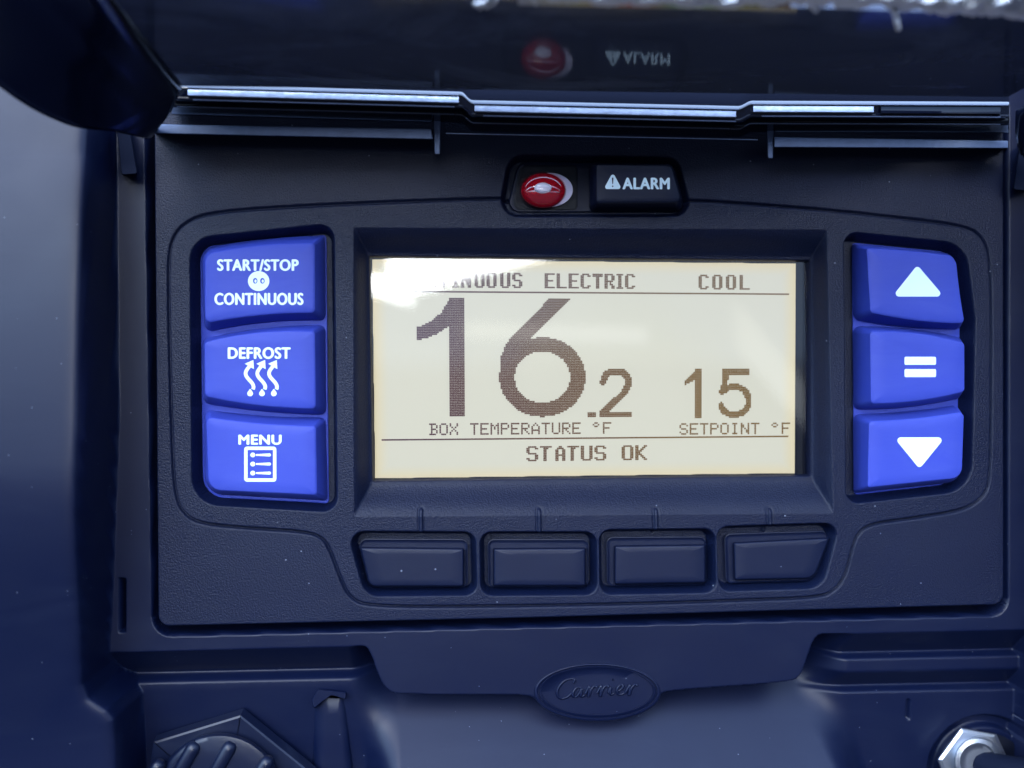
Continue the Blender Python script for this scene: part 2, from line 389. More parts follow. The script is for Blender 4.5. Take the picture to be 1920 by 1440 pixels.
# oval emblem boss with raised script
emc = (1120, 1297)
eo = ell(1120, 1298, 119, 55, 96)
emb = loft('emblem', [(ell(1121, 1293, 113, 52, 96), -70), (eo, -8), (ell(1120, 1298, 118, 54, 96), -3), (ell(1120, 1298, 116, 52.5, 96), -1.5), (ell(1120, 1297, 113, 50.5, 96), -1.5),
                       (ell(1120, 1297, 111.5, 49.3, 96), -5), (ell(1120, 1296.5, 109.5, 47.8, 96), -5), (ell(1120, 1296.5, 108, 46.6, 96), -1.5), (ell(1120, 1296, 105.5, 44.8, 96), -1.5),
                       (ell(1120, 1296, 104, 43.8, 96), -5)], m_house, housing, ang=60)
def tubes(name, lines, w, d, m, parent, hfac=1.0, taper=None):
    """raised round strokes following photo-pixel polylines"""
    vs, fs = [], []
    for ln in lines:
        p = chaikin(ln, 2, False) if len(ln) > 2 else np.array(ln, float)
        nn = len(p)
        for i in range(nn):
            t = p[min(i + 1, nn - 1)] - p[max(i - 1, 0)]; t /= max(np.linalg.norm(t), 1e-6); nr = np.array([-t[1], t[0]])
            e = 0.55 if i in (0, nn - 1) else 1.0
            ww = w * e * (taper(t) if taper else 1)
            for k in range(6):
                a = math.pi * k / 5; q = p[i] + nr * math.cos(a) * ww / 2; vs.append(P(q[0], q[1], d + math.sin(a) * ww / 2 * hfac * 1.0))
        b = len(vs) - nn * 6
        for i in range(nn - 1):
            for k in range(5): fs.append((b + i * 6 + k, b + i * 6 + k + 1, b + i * 6 + 6 + k + 1, b + i * 6 + 6 + k))
        fs.append(tuple(b + k for k in range(6))); fs.append(tuple(b + (nn - 1) * 6 + k for k in range(6)))
    return mesh(name, vs, fs, m, parent)
def E(pts, ox, oy=0): return [(x + ox, y + oy) for x, y in pts]
rl = [(0, 1303), (6, 1292), (9, 1286), (8, 1300), (6, 1311), (10, 1296), (15, 1289), (21, 1287), (22, 1291)]
script = [[(1075, 1281), (1079, 1275), (1072, 1272), (1058, 1276), (1046, 1290), (1044, 1304), (1052, 1311), (1064, 1308), (1072, 1300)],
          [(1090, 1290), (1083, 1288), (1075, 1296), (1074, 1306), (1080, 1308), (1087, 1300), (1092, 1289), (1089, 1302), (1090, 1308), (1097, 1303)],
          E([(x, y - 1) for x, y in rl], 1097), E([(x, y - 2) for x, y in rl], 1119), E([(x, y - 2) for x, y in rl[:1]], 1141) + [(1146, 1286), (1144, 1298), (1145, 1304), (1152, 1300)],
          [(1149, 1273), (1150, 1276)],
          [(1156, 1297), (1165, 1293), (1170, 1287), (1165, 1283), (1158, 1289), (1156, 1299), (1162, 1304), (1172, 1299)],
          E([(x, y - 4) for x, y in rl], 1173)]
tubes('script_lettering', script, 4.6, -5, m_house, emb, 1.5, lambda t: 0.75 + 0.6 * abs(t[1]))

# ================================================================== CONTROL PANEL
panel = thing('control_panel', 'dark grained control panel with lit display reading 16.2, blue keypads and red alarm lamp', 'control panel', (0, 0, 0))
st = 1.35
X, Y = np.meshgrid(np.arange(262, 1912, st), np.arange(180, 1204, st))
H = np.zeros(X.shape)
so_ = sdf(X, Y, plate_px, 60)
groove = chaikin([(946, 374), (880, 375), (640, 384), (500, 392), (410, 399), (360, 411), (328, 438), (317, 480), (318, 600), (323, 800), (328, 920), (343, 962), (380, 982), (480, 990),
                  (575, 996), (608, 1008), (624, 1040), (640, 1085), (656, 1119), (690, 1136), (900, 1136), (1200, 1131), (1400, 1124), (1536, 1119), (1566, 1105), (1585, 1075), (1594, 1035),
                  (1605, 1000), (1632, 981), (1700, 972), (1806, 956), (1842, 932), (1855, 900), (1857, 700), (1856, 485), (1838, 440), (1800, 424), (1700, 412), (1560, 396), (1400, 384), (1296, 377)], 2)
sg = sdf(X, Y, groove, 120)
H += 4.0 * sstep(1 - (sg + 3) / 4.0) * (sg < 900)
H -= 5.5 * np.exp(-((sg - 1.5) / 2.4) ** 2) * (sg < 900)
def well(poly, depth, soft, inner=0.0):
    global H
    s = sdf(X, Y, poly, 60)
    H = np.where(s < 900, H - (depth + H * 0) * sstep((-s + soft * 0.55) / soft) - 1.0 * np.exp(-((s - soft * .5) / 8) ** 2) * 0, H)
    return s
wl = outline([(362, 452, 40), (622, 425, 22), (628, 955, 22), (366, 940, 48)])
wr = outline([(1586, 440, 18), (1805, 462, 48), (1822, 600, 0, 0), (1815, 915, 52), (1590, 940, 18)])
well(wl, 40, 12); well(wr, 40, 12)
soft_w = [[(657, 1000, 20), (887, 1001, 18), (890, 1111, 18), (688, 1113, 30)], [(904, 1001, 18), (1114, 1001, 18), (1115, 1110, 18), (906, 1112, 18)],
          [(1127, 997, 18), (1336, 995, 18), (1338, 1106, 18), (1129, 1110, 18)], [(1347, 991, 18), (1568, 984, 18), (1538, 1098, 34), (1351, 1104, 18)]]
for p in soft_w: well(outline(p), 34, 11)
wa = outline([(958, 293, 30), (1268, 299, 26), (1295, 402, 24), (938, 403, 28)])
well(wa, 24, 11)
# mitred slopes round the display
def side(p0, p1, q0, q1_):      # 0 on the outer line, 1 on the inner line
    def lin(a, b):
        nx, ny = b[1] - a[1], a[0] - b[0]; l = math.hypot(nx, ny); nx /= l; ny /= l
        return (X - a[0]) * nx + (Y - a[1]) * ny
    o, i = lin(p0, p1), lin(q0, q1_)
    return o / (o - i + 1e-9)
o4 = [(663, 427), (1549, 431), (1561, 962), (664, 968)]; i4 = [(692, 480), (1518, 488), (1519, 893), (698, 903)]
i4 = [tuple(float(c) for c in Q(x, y, -40)) for x, y in i4]
ts = [np.clip(side(o4[k], o4[(k + 1) % 4], i4[k], i4[(k + 1) % 4]), 0, 1) for k in range(4)]
tt = ts[0]
for t in ts[1:]:
    e = 0.14; h_ = np.clip(0.5 + 0.5 * (t - tt) / e, 0, 1); tt = t * (1 - h_) + tt * h_ - e * h_ * (1 - h_)
tt = np.clip(tt, 0, 1); sb = tt - 0.06 * np.sin(tt * 2 * math.pi) * 0.8
H -= 40 * sb
sw = sdf(X, Y, outline([(*i4[0], 4), (*i4[1], 4), (*i4[2], 4), (*i4[3], 4)]), 40)
H = np.where(sw < 900, H - 22 * sstep(-sw / 4.0), H)
for tx in (789.5, 1010.5, 1229, 1442):
    dl = dline(X, Y, [(tx, 957), (tx + 0.5, 999)]); H += 3.6 * sstep(1 - (dl - 1.8) / 2.2) - 1.6 * np.exp(-((dl - 5) / 1.6) ** 2)
H = H - 44 * sstep((so_ + 8) / 11) ** 1.4 * (so_ < 900)
H = np.where(so_ > 900, -60, H)
field('face_plate', X, Y, H, so_ < 5, m_plate, panel)

# ---------------- display
QUAD = [(698, 483), (1492, 491), (1490, 890), (702, 901)]
def qp(s, t):
    a, b, c, d_ = [np.array(p, float) for p in AQ]
    return (a * (1 - s) + b * s) * (1 - t) + (d_ * (1 - s) + c * s) * t
m_lcd = bpy.data.materials.new('backlit_display'); nn, ll, b = nodes(m_lcd)
b.inputs['Base Color'].default_value = (0.14, 0.13, 0.09, 1); b.inputs['Roughness'].default_value = 0.5; b.inputs['Specular IOR Level'].default_value = 0.2
uv = nn.new('ShaderNodeUVMap'); sx_ = nn.new('ShaderNodeSeparateXYZ'); ll.new(uv.outputs[0], sx_.inputs[0])
def nm(op, a, b2=None, cl=False):
    m = nn.new('ShaderNodeMath'); m.operation = op; m.use_clamp = cl
    for i, s_ in enumerate((a, b2)):
        if s_ is None: continue
        if isinstance(s_, (int, float)): m.inputs[i].default_value = s_
        else: ll.new(s_, m.inputs[i])
    return m.outputs[0]
ex = nm('MULTIPLY', nm('MINIMUM', sx_.outputs[0], nm('SUBTRACT', 1.0, sx_.outputs[0])), 1.95)
ey = nm('MINIMUM', sx_.outputs[1], nm('SUBTRACT', 1.0, sx_.outputs[1]))
eg = nm('MINIMUM', ex, ey)
mr = nn.new('ShaderNodeMapRange'); mr.interpolation_type = 'SMOOTHSTEP'; mr.inputs['From Min'].default_value = 0.0; mr.inputs['From Max'].default_value = 0.075; ll.new(eg, mr.inputs['Value'])
cr = nn.new('ShaderNodeMix'); cr.data_type = 'RGBA'; ll.new(mr.outputs[0], cr.inputs['Factor'])
cr.inputs['A'].default_value = (0.88, 0.77, 0.50, 1); cr.inputs['B'].default_value = (0.79, 0.785, 0.68, 1)
ll.new(cr.outputs['Result'], b.inputs['Emission Color']); b.inputs['Emission Strength'].default_value = 0.70
screen = mesh('display_screen', [P(*QUAD[k], -56) for k in (0, 3, 2, 1)], [(0, 1, 2, 3)], m_lcd, panel, False)
uvl = screen.data.uv_layers.new(name='UVMap')
for i, c in enumerate([(0, 1), (0, 0), (1, 0), (1, 1)]): uvl.data[i].uv = c
tray = outline([(660, 450, 4), (1550, 455, 4), (1550, 930, 4), (660, 940, 4)])
loft('display_tray', [(tray, -82.0), (tray, -62.0)], m_black, panel)
loft('display_border', [(outline([(1493.5, 480, 1), (1516, 480, 1), (1516, 905, 1), (1493.5, 905, 1)]), -60.0), (outline([(1493.5, 481, 1), (1506, 481, 1), (1506, 904, 1), (1493.5, 904, 1)]), -52.0)], m_keyside, panel)
# dots: 240 x 124
DW, DH = 240, 128
AQ = [(713, 487), (1483, 495), (1481, 887), (716, 897)]
bits = np.zeros((DH, DW), bool)
def dot_px():
    s = (np.arange(DW) + .5) / DW; t = (np.arange(DH) + .5) / DH; s, t = np.meshgrid(s, t)
    a, b2, c, d_ = AQ
    x = (a[0] * (1 - s) + b2[0] * s) * (1 - t) + (d_[0] * (1 - s) + c[0] * s) * t
    y = (a[1] * (1 - s) + b2[1] * s) * (1 - t) + (d_[1] * (1 - s) + c[1] * s) * t
    return x, y
DX, DY = dot_px()
def todot(px, py):
    k = np.argmin((DX - px) ** 2 + (DY - py) ** 2); return k % DW, k // DW
def fillp(poly): 
    global bits
    bits |= sdf(DX, DY, np.array(poly, float), 10) < 0
def stroke(pts, w, clip=None):
    global bits
    m_ = dline(DX, DY, pts) < w / 2
    if clip: m_ &= (DX > clip[0]) & (DY > clip[1]) & (DX < clip[2]) & (DY < clip[3])
    bits |= m_
# big 1
fillp([(843, 559), (871, 559), (871, 781), (843, 781), (843, 611), (822, 625), (800, 634), (782, 638), (782, 614), (806, 603), (828, 586)])
# big 6
oel = (((DX - 1017) / 81) ** 2 + ((DY - 707) / 74.5) ** 2) < 1
iel = (((DX - 1017) / 52) ** 2 + ((DY - 707) / 48) ** 2) > 1
bits |= oel & iel
fillp([(1031, 559), (1071, 559), (987, 642), (965, 668), (950, 700), (937, 700), (938, 672), (950, 643), (970, 620)])
# .2
fillp([(1103, 772), (1116, 772), (1116, 783), (1103, 783)])
stroke(chaikin([(1131, 716), (1135, 702), (1148, 696.5), (1166, 696.5), (1177, 706), (1179, 720), (1170, 738), (1150, 755), (1131, 773)], 2, False), 12.5)
fillp([(1124, 773), (1186, 773), (1186, 783), (1124, 783)])
# 15
fillp([(1304, 692), (1316, 692), (1316, 783), (1304, 783), (1304, 711), (1284, 723), (1284, 713), (1298, 702)])
stroke([(1358, 697), (1405, 697)], 11, (1350, 691, 1404, 703)); stroke([(1362, 697), (1356, 735)], 11.5, (1340, 691, 1380, 736))
stroke(chaikin([(1354, 735), (1364, 727), (1380, 724), (1398, 732), (1405, 750), (1400, 769), (1384, 778), (1366, 777), (1355, 769), (1352, 760)], 2, False), 11.5)
F57 = {'B': '1111001001010010111001001101001011110', 'X': 0}
G = dict(
 B="11110 01001 01001 01110 01001 01001 11110", O="01110 10001 10001 10001 10001 10001 01110", X="10001 10001 01010 00100 01010 10001 10001",
 T="11111 00100 00100 00100 00100 00100 00100", E="11111 10000 10000 11110 10000 10000 11111", M="10001 11011 10101 10101 10001 10001 10001",
 P="11110 10001 10001 11110 10000 10000 10000", R="11110 10001 10001 11110 10100 10010 10001", A="00100 01010 10001 10001 11111 10001 10001",
 U="10001 10001 10001 10001 10001 10001 01110", S="01110 10001 10000 01110 00001 10001 01110", I="01110 00100 00100 00100 00100 00100 01110",
 N="10001 11001 11001 10101 10011 10011 10001", F="11111 10000 10000 11110 10000 10000 10000")
G['*'] = "01100 10010 01100 00000 00000 00000 00000"; G[' '] = "00000 " * 7
GB = dict(
 S="0111110 1100011 1100000 1100000 0111110 0000011 0000011 1100011 0111110", T="1111111 0011100 0011000 0011000 0011000 0011000 0011000 0011000 0011000",
 A="0001100 0011110 0110011 0110011 0110011 0111111 0110011 0110011 0110011", U="1100011 1100011 1100011 1100011 1100011 1100011 1100011 1100011 0111110",
 O="0111110 1100011 1100011 1100011 1100011 1100011 1100011 1100011 0111110", K="1100011 1100110 1101100 1111000 1110000 1111000 1101100 1100110 1100011",
 C="0111110 1100011 1100000 1100000 1100000 1100000 1100000 1100011 0111110", N="1100011 1110011 1110011 1111011 1101111 1100111 1100111 1100011 1100011",
 I="1111 0110 0110 0110 0110 0110 0110 0110 1111", E="111111 110000 110000 110000 111110 110000 110000 110000 111111", L="110000 110000 110000 110000 110000 110000 110000 110000 111111",
 R="1111110 1100011 1100011 1100011 1111110 1101100 1100110 1100011 1100011")
GB[' '] = "0000000 " * 9
G6 = {}
for k_, v_ in GB.items():
    G6[k_] = v_ if len(v_.split() or ['']) and len((v_.split() or [''])[0]) < 7 else ' '.join(r_2[:3] + r_2[4:] for r_2 in v_.split())
G6['T'] = "111111 111111 001100 001100 001100 001100 001100 001100 001100"
G6['N'] = "110011 111011 111011 111111 111111 110111 110111 110011 110011"
def put_fit(txt, px0, px1, y0):
    xa, _ = todot(px0, 530); xb, _ = todot(px1, 530)
    ws = [len(G6[c].split()[0]) for c in txt]; gaps = (xb - xa + 1 - sum(ws)) / (len(txt) - 1); x = float(xa)
    for c, w_ in zip(txt, ws):
        for j, r in enumerate(G6[c].split()):
            for i, b_ in enumerate(r):
                if b_ == '1': bits[y0 + j, int(round(x)) + i] = True
        x += w_ + gaps
def put(txt, x0, y0, font, pitch=None):
    x = x0
    for ch in txt:
        rows = font[ch].split()
        for j, r in enumerate(rows):
            for i, c in enumerate(r):
                if c == '1' and 0 <= y0 + j < DH and 0 <= x + i < DW: bits[y0 + j, x + i] = True
        x += pitch if pitch else len(rows[0]) + 1
x0, y0 = todot(807, 795); put('BOX TEMPERATURE *F', x0, y0, G, 6)
x0, y0 = todot(1276, 794); put('SETPOINT *F', x0, y0, G, 6)
x0, y0 = todot(989, 839); put('STATUS OK', x0, y0, GB, 8)
put_fit('ELECTRIC', 1023, 1190, todot(1023, 514)[1])
put_fit('COOL', 1311, 1404, todot(1311, 515)[1])
put_fit('CONTINUOUS', 754, 978, todot(753, 511)[1])
_, r1 = todot(900, 546); _, r2 = todot(900, 822); c0, _ = todot(713, 546); c1, _ = todot(1482, 548)
def dots(name, rows, m):
    vs, fs = [], []; g = 0.05
    for j, i in zip(*np.nonzero(rows)):
        b0 = len(vs)
        for a, c in ((i + g * .4, j + g), (i + g * .4, j + 1 - g), (i + 1 - g * .4, j + 1 - g), (i + 1 - g * .4, j + g)):
            p = qp(a / DW, c / DH); vs.append(P(p[0], p[1], -55.4))
        fs.append((b0, b0 + 1, b0 + 2, b0 + 3))
    return mesh(name, vs, fs, m, screen, False)
rows = np.zeros_like(bits); rows[r1, c0:c1] = True; rows[r2, c0:c1] = True
m_dot = bpy.data.materials.new('display_dots'); nn, ll, b = nodes(m_dot)
b.inputs['Roughness'].default_value = 0.4; b.inputs['Specular IOR Level'].default_value = 0.1
geo = nn.new('ShaderNodeNewGeometry'); sg_ = nn.new('ShaderNodeSeparateXYZ'); ll.new(geo.outputs['Position'], sg_.inputs[0])
mr1 = nn.new('ShaderNodeMapRange'); mr1.inputs['From Min'].default_value = -0.03; mr1.inputs['From Max'].default_value = 0.055; ll.new(sg_.outputs[0], mr1.inputs['Value'])
cmx = nn.new('ShaderNodeMix'); cmx.data_type = 'RGBA'; ll.new(mr1.outputs[0], cmx.inputs['Factor'])
cmx.inputs['A'].default_value = (0.050, 0.016, 0.030, 1); cmx.inputs['B'].default_value = (0.120, 0.060, 0.010, 1)
ll.new(cmx.outputs['Result'], b.inputs['Base Color']); ll.new(cmx.outputs['Result'], b.inputs['Emission Color']); b.inputs['Emission Strength'].default_value = 0.35
fine = bits.copy(); fine[:todot(900, 690)[1], :] = bits[:todot(900, 690)[1], :]
dots('display_readout', bits | rows, m_dot)
# cover glass: clear, mirrors the surroundings faintly
m_pane = bpy.data.materials.new('display_glass'); nn, ll, b = nodes(m_pane); nn.remove(b)
ou = nn['Material Output']; tr = nn.new('ShaderNodeBsdfTransparent'); gl = nn.new('ShaderNodeBsdfGlossy'); gl.inputs['Roughness'].default_value = 0.012
fr = nn.new('ShaderNodeFresnel'); fr.inputs['IOR'].default_value = 1.5; ms = nn.new('ShaderNodeMixShader')
tr.inputs['Color'].default_value = (0.97, 0.98, 1, 1)
ll.new(fr.outputs[0], ms.inputs[0]); ll.new(tr.outputs[0], ms.inputs[1]); ll.new(gl.outputs[0], ms.inputs[2]); ll.new(ms.outputs[0], ou.inputs[0])
mesh('display_glass', [P(x, y, -47) for x, y in ((688, 476), (695, 907), (1521, 897), (1521, 484))], [(0, 1, 2, 3)], m_pane, panel, False)

# ---------------- keys
def key(name, base, top, db, dt, m, parent=None, r=2.0, dome=0.0):
    b_, t_ = outline(base), outline(top)
    b2 = b_ + (t_ - b_) * 0.9
    rings = [(b_, db), (b_ + (t_ - b_) * 0.04, db + (dt - db) * 0.10), (b2, dt - r), (t_ * 1.0, dt - r * 0.35), (inset(t_, r * 0.8), dt)]
    return loft(name, rings, m, parent, True, dome, ang=30)
def text(name, s, x0, y0, x1, y1, d, m, parent, bold=0.0, shear=0.0, wt=1.15):
    cu = bpy.data.curves.new(name, 'FONT'); cu.body = s; cu.size = 1; cu.offset = bold; cu.extrude = 0.0; cu.resolution_u = 6; cu.shear = shear
    cu.space_character = 1.08
    o = bpy.data.objects.new(name, cu); COL.objects.link(o)
    me = bpy.data.meshes.new_from_object(o.evaluated_get(bpy.context.evaluated_depsgraph_get()))
    bpy.data.objects.remove(o)
    co = np.empty(len(me.vertices) * 3, np.float32); me.vertices.foreach_get('co', co); co = co.reshape(-1, 3)
    mn, mx = co.min(0), co.max(0)
    sh = [(0, 0), (-wt, 0), (wt, 0), (0, -wt * .6), (0, wt * .6)]; e_ = wt
    px = x0 + e_ + (co[:, 0] - mn[0]) / (mx[0] - mn[0]) * (x1 - x0 - 2 * e_); py = y1 - e_ * .6 - (co[:, 1] - mn[1]) / (mx[1] - mn[1]) * (y1 - y0 - 1.2 * e_)
    vs, fs = [], []
    for q, (sx2, sy2) in enumerate(sh):
        b0 = len(vs); vs += [P(a + sx2, b2 + sy2, d + 0.08 * q) for a, b2 in zip(px, py)]
        fs += [tuple(b0 + k for k in p.vertices) for p in me.polygons]
    bpy.data.meshes.remove(me)
    return mesh(name, vs, fs, m, parent, False)
def flat(name, polys, d, m, parent):
    vs, fs = [], []
    for p in polys:
        b0 = len(vs); vs += [P(x, y, d) for x, y in p]; fs.append(tuple(range(b0, b0 + len(p))))
    return mesh(name, vs, fs, m, parent, False)
def ribbon(name, lines, w, d, m, parent, closed=False):
    vs, fs = [], []
    for ln in lines:
        p = np.array(ln, float); nn_ = len(p); b0 = len(vs)
        for i in range(nn_):
            a, c = (p[i - 1], p[(i + 1) % nn_]) if closed else (p[max(i - 1, 0)], p[min(i + 1, nn_ - 1)])
            t = c - a; t /= np.linalg.norm(t); nr = np.array([-t[1], t[0]]) * w / 2
            for q in (p[i] + nr, p[i] - nr): vs.append(P(q[0], q[1], d))
        for i in range(nn_ if closed else nn_ - 1):
            j = (i + 1) % nn_; fs.append((b0 + 2 * i, b0 + 2 * i + 1, b0 + 2 * j + 1, b0 + 2 * j))
    return mesh(name, vs, fs, m, parent, False)

KB, KT = -32.0, 12.0; LG = KT + 0.5
padl = outline([(374, 463, 30), (612, 440, 7), (617, 944, 7), (381, 932, 42)])
pl_ = loft('keypad_mat', [(padl, -44.0), (padl, KB - 1.5), (inset(padl, 1.5), KB)], m_blue, panel)
k1 = key('button', [(376, 464, 28, 4), (610, 441, 8), (611, 600, 12, -6), (384, 622, 14)], [(385, 475, 20, 5), (588, 456, 6), (588, 584, 8, -4), (385, 603, 9)], KB, KT, m_blue, panel)
k2 = key('button', [(379, 634, 16, 6), (610, 608, 12), (612, 779, 12, 4), (382, 757, 14)], [(384, 641, 9, 7), (588, 621, 6), (590, 766, 8, 5), (385, 743, 9)], KB, KT, m_blue, panel)
k3 = key('button', [(383, 768, 14, -4), (611, 783, 12), (615, 939, 8), (384, 926, 36)], [(387, 784, 9, -3), (590, 801, 6), (592, 927, 6), (392, 918, 24)], KB, KT, m_blue, panel)
for k, l in ((k1, 'blue start/stop button at the top of the left keypad'), (k2, 'blue defrost button in the middle of the left keypad'), (k3, 'blue menu button at the bottom of the left keypad')): k['label'] = l
text('legend', 'START/STOP', 407, 486, 560, 508, LG, m_white, k1)
text('legend', 'CONTINUOUS', 402, 549, 569, 572, LG, m_white, k1)
# round symbol: disc with two oval holes made as a ring set
def disc_with_holes(name, cx, cy, r, holes, d, parent):
    import bmesh
    bm = bmesh.new(); loops = [ell(cx, cy, r, r * 0.93, 36)] + [ell(hx, hy, hr, hr * 1.25, 16) for hx, hy, hr in holes]
    es = []
    for lp in loops:
        v = [bm.verts.new(P(x, y, d)) for x, y in lp]
        es += [bm.edges.new((v[i], v[(i + 1) % len(v)])) for i in range(len(v))]
    bmesh.ops.triangle_fill(bm, edges=es, use_beauty=True)
    me = bpy.data.meshes.new(name); bm.to_mesh(me); bm.free(); return link(name, me, m_white, parent, False)
disc_with_holes('symbol', 485, 527, 20, [(478.5, 526.5, 4.4), (492, 526.5, 4.4)], LG, k1)
for cx in (478.5, 492):
    flat('symbol', [ell(cx + 0.6, 527, 1.9, 3.0, 16)], LG, m_white, k1)
text('legend', 'DEFROST', 427, 651, 545, 673, LG, m_white, k2)
lines = []
for i in range(3):
    x = 462 + i * 22
    w = [(x + 8 - 7 * math.sin((t - 0.1) * 2 * math.pi * 0.95) * 0.95 - 4 + t * 3, 684 + t * 46) for t in np.linspace(0, 1, 26)]
    lines.append(w)
ribbon('symbol', lines, 6.6, LG, m_white, k2)
flat('symbol', [[(455 + i * 22 + 4, 682), (455 + i * 22 + 20, 675), (455 + i * 22 + 21, 692)] for i in range(3)], LG + 0.25, m_white, k2)
flat('symbol', [[(469 + i * 22.2, 729), (473.5 + i * 22.2, 735)] + [tuple(p) for p in ell(469 + i * 22.2, 737.5, 5.4, 5.4, 18)[0:10]] + [(464.5 + i * 22.2, 735)] for i in range(3)], LG + 0.3, m_white, k2)
text('legend', 'MENU', 447, 815, 528, 834, LG, m_white, k3)
fr_ = outline([(461, 840.5, 2), (515, 840.5, 2), (515, 900, 2), (461, 900, 2)], 3, 2)
ribbon('symbol', [fr_], 6.2, LG, m_white, k3, True)
for yy in (853, 870, 887):
    flat('symbol', [ell(474, yy, 4.6, 4.4, 18), outline([(480, yy - 1.5, .5), (508, yy - 3, 2.8), (508, yy + 3, 2.8), (480, yy + 1.5, .5)], 4, 2)], LG, m_white, k3)

padr = outline([(1597, 455, 7), (1793, 474, 30), (1804, 560, 0), (1806, 640, 0), (1802, 905, 34), (1601, 928, 7)])
loft('keypad_mat', [(padr, -44.0), (padr, KB - 1.5), (inset(padr, 1.5), KB)], m_blue, panel)
r1_ = key('button', [(1597, 457, 6, 0), (1790, 476, 24, 0), (1804, 619, 12, 4), (1600, 601, 16, 0)], [(1628, 466, 5, 2), (1791, 480, 22, -1), (1808, 606, 7, 4), (1636, 585, 8, 0)], KB, KT + 10, m_blue, panel)
r2_ = key('button', [(1599, 610, 14, 5), (1803, 632, 12, 0), (1801, 748, 12, 5), (1600, 770, 14, 0)], [(1635, 621, 7, 6), (1808, 643, 7, 0), (1808, 734, 7, 5), (1637, 757, 7, 0)], KB, KT + 10, m_blue, panel)
r3_ = key('button', [(1599, 777, 14, -3), (1800, 759, 14, 0), (1800, 903, 26, 0), (1600, 925, 7, 0)], [(1633, 792, 7, -3), (1807, 774, 7, 0), (1803, 895, 22, 0), (1630, 913, 5, 0)], KB, KT + 10, m_blue, panel)
for k, l in ((r1_, 'blue up-arrow button at the top of the right keypad'), (r2_, 'blue equals button in the middle of the right keypad'), (r3_, 'blue down-arrow button at the bottom of the right keypad')): k['label'] = l
flat('symbol', [outline([(1720, 497, 6), (1770, 556, 6), (1673, 556, 6)], 5, 2)], LG + 10, m_white, r1_)
flat('symbol', [outline([(1696, 669, 2.5), (1755, 669, 2.5), (1755, 684, 2.5), (1696, 684, 2.5)], 4, 2), outline([(1696, 692, 2.5), (1755, 692, 2.5), (1755, 707, 2.5), (1696, 707, 2.5)], 4, 2)], LG + 10, m_white, r2_)
flat('symbol', [outline([(1676, 820, 6), (1772, 820, 6), (1724, 879, 6)], 5, 2)], LG + 10, m_white, r3_)

# soft keys under the display
soft = [([(669, 1010, 14), (877, 1011, 12), (878, 1101, 12), (697, 1102, 24)], [(677, 1028, 2), (868, 1030, 2), (868, 1098, 4), (694, 1098, 14)]),
        ([(914, 1011, 12), (1103, 1011, 12), (1103, 1101, 12), (915, 1101, 12)], [(927, 1030, 2), (1096, 1029, 2), (1096, 1097, 3), (927, 1097, 3)]),
        ([(1137, 1007, 12), (1323, 1006, 12), (1324, 1096, 12), (1138, 1099, 12)], [(1154, 1025, 2), (1321, 1023, 2), (1321, 1091, 3), (1154, 1094, 3)]),
        ([(1358, 1001, 12), (1556, 995, 12), (1528, 1089, 26), (1361, 1094, 12)], [(1377, 1019, 2), (1553, 1010, 2), (1525, 1083, 22), (1379, 1086, 3)])]
slab = ['leftmost of the four black soft keys, with a slanted left side', 'second black soft key from the left', 'third black soft key from the left', 'rightmost black soft key, with a slanted right side']
for (b0, t0), l in zip(soft, slab):
    ob_ = outline(b0)
    t_ = outline(t0)
    kk = loft('soft_key', [(inset(t_, -3.5), -34), (inset(t_, -2.5), -12), (inset(t_, -0.8), -6), (inset(t_, 0.4), -4.2), (inset(t_, 2), -3.6)], m_key, panel, ang=60); kk['label'] = l
    loft('key_rim', [(ob_, -36), (ob_, -17), (inset(ob_, 1.6), -16.5), (inset(ob_, 3.0), -18.5), (inset(ob_, 8), -18.5)], m_key, kk, ang=60)

# alarm pod
pod = outline([(972, 303, 24), (1266, 306, 20), (1284, 398, 16), (949, 398, 20)])
podp = loft('alarm_base', [(pod, -40.0), (pod, -17.5), (inset(pod, 2), -15.5)], m_key, panel)
rec = outline([(975, 309, 18), (1083, 310, 8), (1083, 394, 8), (960, 394, 14)])
loft('lamp_seat', [(rec, -15.2), (inset(rec, 3), -14.2), (inset(rec, 6), -14.8)], m_keyside, panel)
ak = key('button', [(1105, 310, 10), (1262, 308, 14), (1281, 397, 12), (1105, 397, 10)], [(1119, 309, 5), (1258, 311, 12), (1277, 378, 9), (1119, 379, 5)], -15, 32, m_key, panel, r=2.5)
ak['label'] = 'black alarm button with white warning triangle, right of the red lamp'
AL = 32.6
text('legend', 'ALARM', 1167, 333, 1256, 355, AL, m_white, ak, wt=1.2)
import bmesh
bm = bmesh.new()
lp = [outline([(1149, 323, 4), (1166, 354.5, 4), (1132, 354.5, 4)], 5, 2), outline([(1147.3, 333, 1), (1150.3, 333, 1), (1149.6, 345, .6), (1148, 345, .6)], 2, 2), ell(1148.8, 349.3, 1.5, 1.5, 10)]
es = []
for q in lp:
    v = [bm.verts.new(P(x, y, AL)) for x, y in q]; es += [bm.edges.new((v[i], v[(i + 1) % len(v)])) for i in range(len(v))]
bmesh.ops.triangle_fill(bm, edges=es, use_beauty=True); me = bpy.data.meshes.new('symbol'); bm.to_mesh(me); bm.free(); link('symbol', me, m_white, ak, False)
